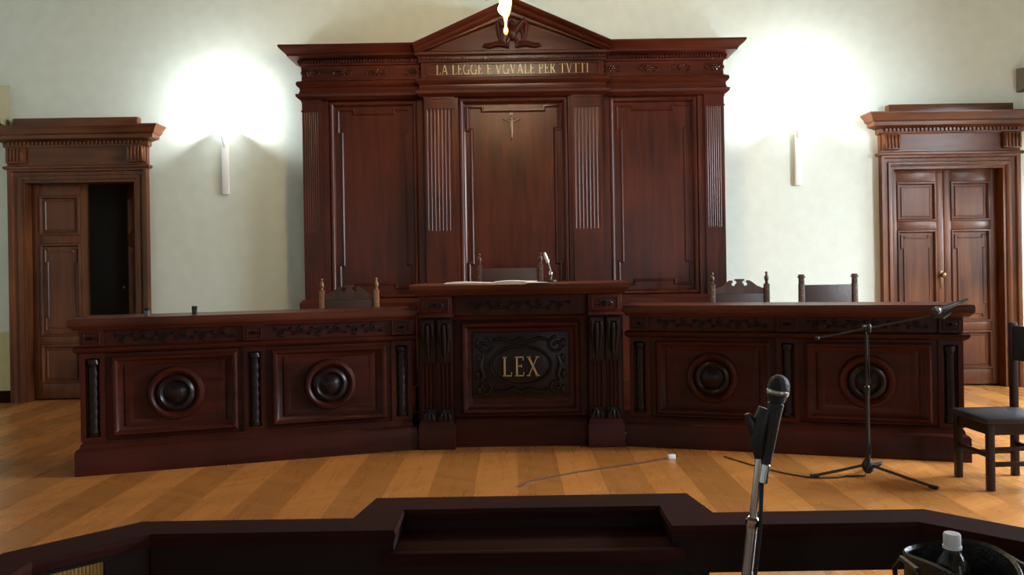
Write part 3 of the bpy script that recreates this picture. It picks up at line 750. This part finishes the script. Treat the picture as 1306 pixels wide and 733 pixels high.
def judge_chair(style, mat, label, w=.52):
    r = empty('judge_chair', (0, 0, 0), label=label, cat='chair', group='high backed chairs behind the bench')
    hw = w / 2; top = 1.10
    for s in (-1, 1):
        m = MB(); m.box(s * hw - .024, s * hw + .024, .20, .248, 0, top, .005); p = m.build('back_post', mat, r)
        m = MB()
        if style == 'turned': m.lathe([(.012, 0), (.018, .008), (.012, .018), (.02, .04), (.022, .06), (.014, .08), (.008, .09), (.014, .10), (.012, .112), (.003, .118)], (s * hw, .224, top), 'z', 12)
        else: m.box(s * hw - .022, s * hw + .022, .202, .246, top, top + .05, .006); m.box(s * hw - .028, s * hw + .028, .196, .252, top + .05, top + .068, .004); m.box(s * hw - .024, s * hw + .024, .20, .248, top + .068, top + .085, .008)
        m.build('finial', mat, p)
        m = MB(); m.box(s * hw - .024, s * hw + .024, -.24, -.192, 0, .64, .005); m.build('leg', mat, r)
        m = MB(); m.box(s * hw - .03, s * hw + .03, -.26, .20, .64, .675, .01); m.build('armrest', mat, r)
        m = MB(); m.box(s * hw - .015, s * hw + .015, -.192, .20, .12, .16, .004); m.build('stretcher', mat, r)
    m = MB(); m.box(-hw + .024, hw - .024, -.235, .20, .38, .43, .004); m.build('seat_frame', mat, r)
    m = MB(); m.box(-hw + .01, hw - .01, -.19, .19, .43, .48, .02); m.build('seat', 'leather', r)
    zt = top - (.03 if style == 'turned' else .015)
    if style == 'turned': zt -= .06
    m = MB(); m.box(-hw + .024, hw - .024, .208, .236, .60, zt, .008); bk = m.build('backrest', 'leather', r)
    m = MB()
    for s in (-1, 1):
        for k in range(7): m.ell((s * (hw - .0), .198, .66 + k * .065), (.007, .006, .007), 6, 4)
    m.build('nail_row', 'brass', r, kind='stuff')
    if style == 'turned':
        m = MB(); z = zt
        half = [(hw - .024, z), (hw - .024, z + .05), (hw * .80, z + .055), (hw * .62, z + .075), (hw * .48, z + .105), (hw * .36, z + .125), (hw * .27, z + .125), (hw * .25, z + .105), (hw * .31, z + .095), (hw * .28, z + .075), (hw * .17, z + .072), (hw * .14, z + .09), (hw * .09, z + .10), (hw * .10, z + .115), (hw * .18, z + .125), (hw * .16, z + .138)]
        pts = half + [(-a, c) for a, c in reversed(half)]
        m.prism(pts, .21, .236, 'xz'); m.build('crest_rail', 'chair_d', r)
    return r
c1 = judge_chair('turned', 'chair_l', 'chair with light brown posts and dark carved crest behind left bench wing'); c1.location = (-1.56, 7.42, .20)
c2 = judge_chair('turned', 'chair_d', 'dark chair with carved scroll crest at the panelling edge, right wing'); c2.location = (2.17, 7.42, .20)
c3 = judge_chair('square', 'chair_d', 'dark leather chair with square finials against the white wall', .50); c3.location = (2.97, 7.30, .20); 
c4 = judge_chair('turned', 'chair_d', 'wide leather chair with round finials behind the raised centre bench', .61); c4.location = (-.02, 7.75, .42)
b = MB(); b.box(2.62, 3.30, 6.98, 7.60, 0, .20); b.build('dais_3', 'bench_h', kind='structure')  # piece of the dais under the outer right chair
bpy.data.objects.remove(bpy.data.objects['dais_1'], do_unlink=True)
b = MB(); b.box(-2.95, 2.62, 7.17, 8.90, 0, 0.20, 0.008); b.build('dais_1', 'bench_h', kind='structure')
for o in list(c4.children):                     # the president's chair has a plain straight top
    if o.name.startswith('crest_rail'): bpy.data.objects.remove(o, do_unlink=True)
    elif o.name.startswith('backrest'):
        o.scale = (1, 1, 1)
for c in c4.children:
    if c.name.startswith('backrest'):
        for v in c.data.vertices:
            if v.co.z > .9: v.co.z += .055

# ------------------------------------------------------------------ wall lights and chandelier
def sconce(x, label):
    r = empty('wall_light', (x, YW, 2.40), label=label, cat='wall light', group='white uplighters on the far wall')
    m = MB(); m.box(-.038, .038, -.045, 0, 0, .60, .006); m.build('wall_plate', 'white', r)
    m = MB(); m.tube([(0, -.035, .56), (-.01, -.07, .65), (-.02, -.11, .76)], [.022, .018, .012], 10); m.build('arm', 'white', r)
    m = MB(); n = 20; inner = []; prof = [(.03, .73), (.12, .745), (.19, .775), (.215, .80)]
    m.lathe(prof + [(.205, .80), (.18, .785), (.11, .758), (.02, .745)], (0, -.22, 0), 'z', 28); m.build('shade', 'shade', r)
    m = MB(); m.lathe([(.01, 0), (.018, .01), (.018, .05), (.008, .06)], (0, -.20, .75), 'z', 12); m.build('bulb', 'bulb', r)
    point('wall_light_lamp', (x, YW - .19, 2.40 + .93), SCONCE_W, SCONCE_C, .06)
sconce(-3.34, 'left white uplighter glowing between the dark doorway and the panelling')
sconce(3.37, 'right white uplighter glowing between the panelling and the closed door')

ch = empty('chandelier', (-.02, 6.8, 3.45), label='chandelier hanging at top centre with lit amber glass and pendant drop', cat='chandelier')
m = MB(); m.tube([(0, 0, .5), (0, 0, 2.75)], .012, 8); m.build('stem', 'brass', ch)
m = MB(); m.lathe([(.01, -.08), (.09, -.06), (.10, 0), (.0, 0)], (0, 0, CEIL - 3.45), 'z', 20); m.build('ceiling_rose', 'brass', ch)
m = MB(); m.lathe([(.012, .16), (.028, .18), (.045, .23), (.055, .30), (.05, .36), (.04, .42), (.02, .5)], n=24); m.build('glass_bowl', 'amber', ch)
m = MB(); m.lathe([(.004, .02), (.014, .03), (.022, .05), (.018, .07), (.010, .085), (.008, .11), (.012, .14), (.02, .17)], n=16); m.build('pendant_drop', 'drop', ch)
m = MB(); m.ell((-.022, -.05, .225), (.042, .03, .05), 14, 10); m.build('bulb', 'bulb', ch)
for k in range(6):
    a = k * PI / 3; ca, sa = math.cos(a), math.sin(a)
    m = MB(); m.tube([(.06 * ca, .06 * sa, .48), (.20 * ca, .20 * sa, .40), (.34 * ca, .34 * sa, .42), (.40 * ca, .40 * sa, .52)], .01, 8); m.lathe([(.01, 0), (.04, .01), (.03, .02), (.012, .025)], (.40 * ca, .40 * sa, .52), 'z', 12); arm = m.build('arm', 'brass', ch)
    m = MB(); m.ell((.40 * ca, .40 * sa, .60), (.028, .028, .055), 10, 8); m.build('candle_bulb', 'bulb', arm)
    point('chandelier_arm_lamp', (-.02 + .40 * ca, 6.8 + .40 * sa, 3.45 + .70), ARM_W, (1.0, .86, .62), .04)
point('chandelier_lamp', (-.035, 6.66, 3.67), LAMP_W, LAMP_C, .05)

# wall boxes cut by the frame edges
r = empty('wall_speaker', (-5.98, YW, 3.22), label='beige wall box at the left edge above the dark doorway', cat='wall box')
m = MB(); m.prism([(0, 0), (-.16, .03), (-.20, .46), (0, .50)], -.24, .10, 'yz'); m.build('casing', 'olive', r)
m = MB(); m.box(-.2, .06, -.12, 0, -.06, 0, .004); m.build('bracket', 'blackmetal', r)
r = empty('wall_speaker', (6.02, YW, 3.45), label='dark brown wall box at the right edge above the closed door', cat='wall box')
m = MB(); m.prism([(0, 0), (-.14, .02), (-.14, .26), (0, .28)], -.06, .20, 'yz'); m.build('casing', 'darkolive', r)
m = MB()
for k in range(4): m.box(-.05, .19, -.15, -.138, .05 + k * .05, .07 + k * .05)
m.build('grille', 'blackmetal', r)

# ------------------------------------------------------------------ boom stand, floor plug, cables, side chair
sx_, sy_ = 2.47, 5.60
BS = r = empty('boom_stand', (sx_, sy_, 0), label='black tripod boom stand in front of the right bench wing', cat='microphone stand')
m = MB(); m.tube([(0, 0, .06), (0, 0, .60)], .014, 10); m.build('lower_pole', 'blackmetal', r)
m = MB(); m.tube([(0, 0, .58), (0, 0, 1.0)], .0095, 10); m.lathe([(.014, .57), (.02, .575), (.02, .62), (.012, .63)], n=14); m.build('upper_pole', 'blackmetal', r)
m = MB(); m.lathe([(.015, .015), (.03, .03), (.042, .055), (.04, .08), (.024, .11), (.014, .13)], n=16); m.build('hub', 'blackplastic', r)
for a, ln in ((math.radians(186), .40), (math.radians(306), .46), (math.radians(52), .34)):
    m = MB(); c_, s_ = math.cos(a), math.sin(a)
    m.tube([(.02 * c_, .02 * s_, .075), (ln * .5 * c_, ln * .5 * s_, .045), (ln * c_, ln * s_, .014)], .010, 8); lg = m.build('leg', 'blackmetal', r)
    m = MB(); m.tube([((ln - .035) * c_, (ln - .035) * s_, .016), ((ln + .02) * c_, (ln + .02) * s_, .0135)], .0135, 10); m.build('rubber_foot', 'rubber', lg)
tip0, tip1 = Vector((-.34, 0, .965)), Vector((.47, -.02, 1.115))
m = MB(); m.tube([tip0, tip1], .0065, 8); m.build('boom', 'blackmetal', r)
m = MB(); m.lathe([(.01, -.03), (.02, -.028), (.02, .028), (.01, .03)], (0, 0, 1.03), 'y', 14); m.lathe([(.008, 0), (.014, .01), (.014, .05), (.008, .06)], (.01, -.03, 1.0), 'z', 10); m.build('clutch', 'blackplastic', r)
m = MB(); m.ell(tip0, (.016, .014, .014), 10, 8); m.build('counterweight', 'blackplastic', r)
m = MB(); m.tube([tip1 + Vector((-.01, 0, -.005)), tip1 + Vector((.05, -.01, -.01)), tip1 + Vector((.10, -.01, .02))], [.012, .022, .02], 10); m.build('microphone_clip', 'blackplastic', r)
microphone((sx_ + .66, sy_ - .02, 1.205), (-.95, -.1, -.30), 'black microphone held at the raised end of the boom stand', 1.12, tip=True)

r = empty('floor_plug', (1.205, 6.16, 0), rz=.2, label='white plug lying on parquet in front of the judges bench', cat='plug')
m = MB(); m.box(-.03, .03, -.018, .018, 0, .036, .006); m.build('body', 'plug', r)
m = MB(); m.tube([(.03, -.008, .018), (.055, -.008, .018)], .004, 6); m.tube([(.03, .008, .018), (.055, .008, .018)], .004, 6); m.build('prong', 'chrome', r)
m = MB(); m.tube([(1.165, 6.15, .012), (.95, 6.04, .005), (.70, 5.92, .005), (.45, 5.80, .005), (.20, 5.64, .005), (.09, 5.57, .005), (.05, 5.46, .005), (.02, 5.44, .005)], .005, 6)
tag(m.build('plug_cable', 'cable'), 'thin brown cable running left over parquet from the white plug', 'cable')
pts = [(.006, -.018, .98), (.017, -.005, .7), (.016, .008, .4), (.016, -.012, .15), (-.02, -.05, .07), (-.05, -.06, .012)]
for k in range(1, 15):
    t = k / 14; pts.append((-.10 - t * .75, .0 - .16 * math.sin(t * 3.0) + .62 * t * t, .005))
m = MB(); m.tube(pts, .0045, 6); m.build('cable', 'blackplastic', BS)

r = empty('side_chair', (3.27, 5.36, 0), math.radians(2), label='dark wooden chair with black seat at the right end of bench', cat='chair')
for x, y, top in ((-.20, -.175, .43), (-.20, .175, .43), (.20, -.175, 1.06), (.20, .175, 1.06)):
    m = MB(); m.box(x - .021, x + .021, y - .021, y + .021, 0, top, .004); m.build('leg', 'chair_b', r)
m = MB(); m.box(-.235, .225, -.205, .205, .43, .475, .014); m.build('seat', 'seatblack', r)
m = MB(); m.box(-.18, .18, -.182, -.168, .36, .43); m.box(-.18, .18, .168, .182, .36, .43); m.box(-.207, -.193, -.155, .155, .36, .43); m.box(.193, .207, -.155, .155, .36, .43); m.build('seat_frame', 'chair_b', r)
for a in ((-.18, .18, -.185, -.165, .155, .185), (-.18, .18, .165, .185, .155, .185), (-.21, -.19, -.155, .155, .21, .24), (.19, .21, -.155, .155, .21, .24), (-.18, .18, -.185, -.165, .255, .28)):
    m = MB(); m.box(*a, .003); m.build('stretcher', 'chair_b', r)
m = MB(); m.box(.185, .215, -.155, .155, .80, 1.04, .008); m.build('backrest', 'seatblack', r)

# ------------------------------------------------------------------ foreground barrier
RB = empty('barrier', (0.045, 2.04, 0), label='dark wooden barrier with a sunken lectern niche across the foreground', cat='barrier')
ZT = .85
def prismz(m, pts, z0, z1): m.prism(pts, z0, z1, 'xy')
yf, yn = .05, -.053            # far and near edge of the wing rails (local)
# plan points, local (x - .045, y - 2.04)
outer = [(-1.245, -1.1), (-1.245, -.17), (-1.02, yf), (-.47, yf), (-.44, .23), (.44, .23), (.47, yf), (1.02, yf), (1.245, -.17), (1.245, -1.1)]
inner = [(-1.145, -1.1), (-1.145, -.23), (-.955, yn), (-.35, yn), (-.35, .115), (.345, .115), (.345, yn), (.955, yn), (1.145, -.23), (1.145, -1.1)]
m = MB()
def strip(m, k0, k1, z0, z1):
    A = outer[k0:k1 + 1]; B = inner[k0:k1 + 1]
    for i in range(len(A) - 1):
        m.prism([A[i], A[i + 1], B[i + 1], B[i]], z0, z1, 'xy')
for nm, k0, k1 in (('side_rail', 0, 1), ('corner_rail', 1, 2), ('front_rail', 2, 3), ('niche_rail', 3, 6), ('front_rail', 6, 7), ('corner_rail', 7, 8), ('side_rail', 8, 9)):
    m = MB(); strip(m, k0, k1, ZT - .028, ZT); bmesh.ops.remove_doubles(m.bm, verts=m.bm.verts, dist=1e-5); m.build(nm, 'rail', RB)
# narrow lip along the near edge
m = MB(); m.sweep(list(reversed(inner)), [(0, ZT - .03), (.0, ZT - .03), (.012, ZT - .026), (.014, ZT - .014), (.008, ZT - .004), (-.002, ZT + .001), (-.006, ZT - .01)]); m.build('edge_bead', 'rail', RB)
def board(m, p, q, t, z0, z1):   # board along the inner edge, thickness away from the viewer
    dx, dy = q[0] - p[0], q[1] - p[1]; l = math.hypot(dx, dy); nx, ny = -dy / l * t, dx / l * t
    m.prism([p, q, (q[0] + nx, q[1] + ny), (p[0] + nx, p[1] + ny)], z0, z1, 'xy')
ins = poly_offset(inner, .012, False); ins = poly_offset(inner, -.012, False)
for k, z0 in ((2, .728), (6, .728), (1, .806), (7, .728), (0, .742), (8, .728)):
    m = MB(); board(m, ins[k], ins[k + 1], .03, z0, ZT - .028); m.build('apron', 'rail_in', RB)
# lectern niche: back and cheeks with a sloping-free shelf
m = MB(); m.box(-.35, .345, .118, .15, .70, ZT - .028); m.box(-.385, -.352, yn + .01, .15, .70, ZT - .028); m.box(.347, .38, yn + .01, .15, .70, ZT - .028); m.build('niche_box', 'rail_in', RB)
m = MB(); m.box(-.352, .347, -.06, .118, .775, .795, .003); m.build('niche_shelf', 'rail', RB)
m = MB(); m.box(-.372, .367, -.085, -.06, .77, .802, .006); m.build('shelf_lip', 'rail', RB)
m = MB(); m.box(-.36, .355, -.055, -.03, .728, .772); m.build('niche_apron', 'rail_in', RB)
for p in ((-1.195, -.20), (-.985, .0), (-.41, .0), (.41, .0), (.985, .0), (1.195, -.20), (-1.195, -1.05), (1.195, -1.05)):
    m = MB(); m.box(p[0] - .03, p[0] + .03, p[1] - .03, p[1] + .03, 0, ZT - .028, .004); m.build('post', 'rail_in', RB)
# pale reeded panel under the left corner rail
p, q = Vector((-1.128, -.213)), Vector((-1.038, -.112))
m = MB(); n = 16
for k in range(n):
    a = p.lerp(q, k / n); c = p.lerp(q, (k + .82) / n); mid = a.lerp(c, .5); d = (q - p).normalized(); nn = Vector((-d.y, d.x))
    m.prism([tuple(a + nn * .02), tuple(a + nn * .004), tuple(mid - nn * .002), tuple(c + nn * .004), tuple(c + nn * .02)], .12, .806, 'xy')
m.build('reeded_panel', 'reed', RB)
m = MB(); board(m, (-1.036, -.118), (-.965, -.038), .035, .08, .806); m.build('stile', 'rail_in', RB)
m = MB(); board(m, (-1.135, -.19), (-.99, -.03), .02, .08, .12); m.build('bottom_rail', 'rail_in', RB)

# ------------------------------------------------------------------ foreground microphone on its stand
base = Vector((.385, 1.70, 0)); topp = Vector((.520, 1.70, 1.09)); dirp = (topp - base).normalized()
r = empty('microphone_stand', base, label='chrome microphone stand leaning in the foreground before the barrier', cat='microphone stand')
L_ = lambda t: dirp * t
m = MB(); m.lathe([(.13, 0), (.13, .012), (.11, .022), (.03, .03), (.02, .05)], n=32); m.build('base', 'blackmetal', r)
m = MB(); m.tube([L_(.03), L_(.955)], .0115, 16); m.build('lower_pole', 'steel', r)
m = MB(); m.tube([L_(.945), L_(.95), L_(.962), L_(.968)], [.012, .0145, .0145, .010], 16); m.build('collar', 'chrome', r)
m = MB(); m.tube([L_(.95), L_(1.098)], .0085, 14); m.build('upper_pole', 'chrome', r)
ml, md = Vector((.5265, 1.70, 1.085)), Vector((.165, .02, .90)).normalized()
m = MB(); e = lambda v: Vector(v) - base
m.tube([e((.519, 1.70, 1.085)), e((.517, 1.70, 1.12)), e((.520, 1.70, 1.15)), e((.535, 1.70, 1.19))], [.010, .017, .019, .016], 12)
m.tube([e((.512, 1.70, 1.135)), e((.500, 1.70, 1.165)), e((.495, 1.70, 1.18))], [.012, .011, .006], 10); m.build('microphone_clip', 'blackplastic', r)
mm = microphone(ml + Vector((.004, -.01, -.01)), md, 'black handheld microphone clipped atop the foreground chrome stand', .92)
m = MB(); pts = [ml + Vector((-.006, -.012, -.05)) - base]
for k in range(1, 13):
    pts.append(dirp * (1.02 - k / 12 * .98) + Vector((.013 if k < 12 else .03, -.014, 0)))
m.tube(pts, .0042, 8); m.build('cable', 'blackplastic', r)

# ------------------------------------------------------------------ table, bag and bottle at the right
r = empty('side_table', (.86, 1.48, 0), label='dark table under the black bag at lower right', cat='table')
m = MB(); m.box(-.22, .22, -.25, .22, .66, .695, .005); m.build('tabletop', 'rail', r)
for x in (-.19, .19):
    for y in (-.22, .19):
        m = MB(); m.box(x - .022, x + .022, y - .022, y + .022, 0, .66, .003); m.build('leg', 'rail_in', r)
r = empty('handbag', (.832, 1.49, .695), label='black open topped leather bag holding the water bottle', cat='bag')
m = MB(); n = 40; rings = []
prof = [(.06, .09, .0), (.082, .115, .004), (.090, .125, .04), (.093, .128, .14), (.092, .127, .225), (.094, .130, .240), (.091, .126, .244), (.086, .121, .238), (.084, .118, .14), (.080, .112, .03), (.05, .08, .012)]
for rx, ry, zz in prof:
    ring = []
    for i in range(n):
        t = 2 * PI * i / n; wob = .006 * math.sin(3 * t + 1) * (zz / .24); ring.append(m.v((rx * .93 + wob) * math.cos(t), (ry + wob) * math.sin(t), zz + (.012 * math.sin(2 * t + .6) if zz > .2 else 0)))
    rings.append(ring)
for a, c in zip(rings, rings[1:]):
    for i in range(n): m.f([a[i], a[(i + 1) % n], c[(i + 1) % n], c[i]])
m.f(rings[0]); m.f(rings[-1]); m.build('body', 'bagleather', r)
for s, rot in ((-1, 0), (1, 0)):
    m = MB(); m.tube([(s * .090, -.07, .15), (s * .098, -.065, .21), (s * .101, -.03, .24), (s * .101, .03, .24), (s * .098, .065, .21), (s * .090, .07, .15)], .005, 8); m.build('handle', 'bagleather', r)
m = MB()
for s in (-1, 1):
    for yy in (-.07, .07): m.lathe([(.002, -.006), (.011, -.004), (.011, .004), (.002, .006)], (s * .091, yy, .16), 'x', 12)
m.build('handle_ring', 'chrome', r, kind='stuff')
r = empty('water_bottle', (.817, 1.50, .7085), label='clear plastic water bottle with white cap standing in the black bag', cat='bottle')
m = MB(); pr = [(.006, .004), (.028, 0), (.034, .008), (.034, .06), (.0325, .066), (.034, .072), (.034, .12), (.0325, .126), (.034, .132), (.034, .185), (.032, .205), (.025, .228), (.017, .242), (.0135, .248), (.0135, .262)]
pi_ = [(r_ - .0012, z_) for r_, z_ in pr[::-1]]
m.lathe(pr + pi_[:-2] + [(.020, .003)], n=36); m.build('shell', 'pet', r)
m = MB(); m.lathe([(.0135, .250), (.0165, .251), (.0165, .256), (.0142, .257)], n=24); m.build('neck_ring', 'cap', r)
m = MB()
m.lathe([(.0142, .257), (.0148, .258), (.0148, .276), (.0135, .279), (.002, .279)], n=24, lobes=24, amp=.015); m.build('cap', 'cap', r)
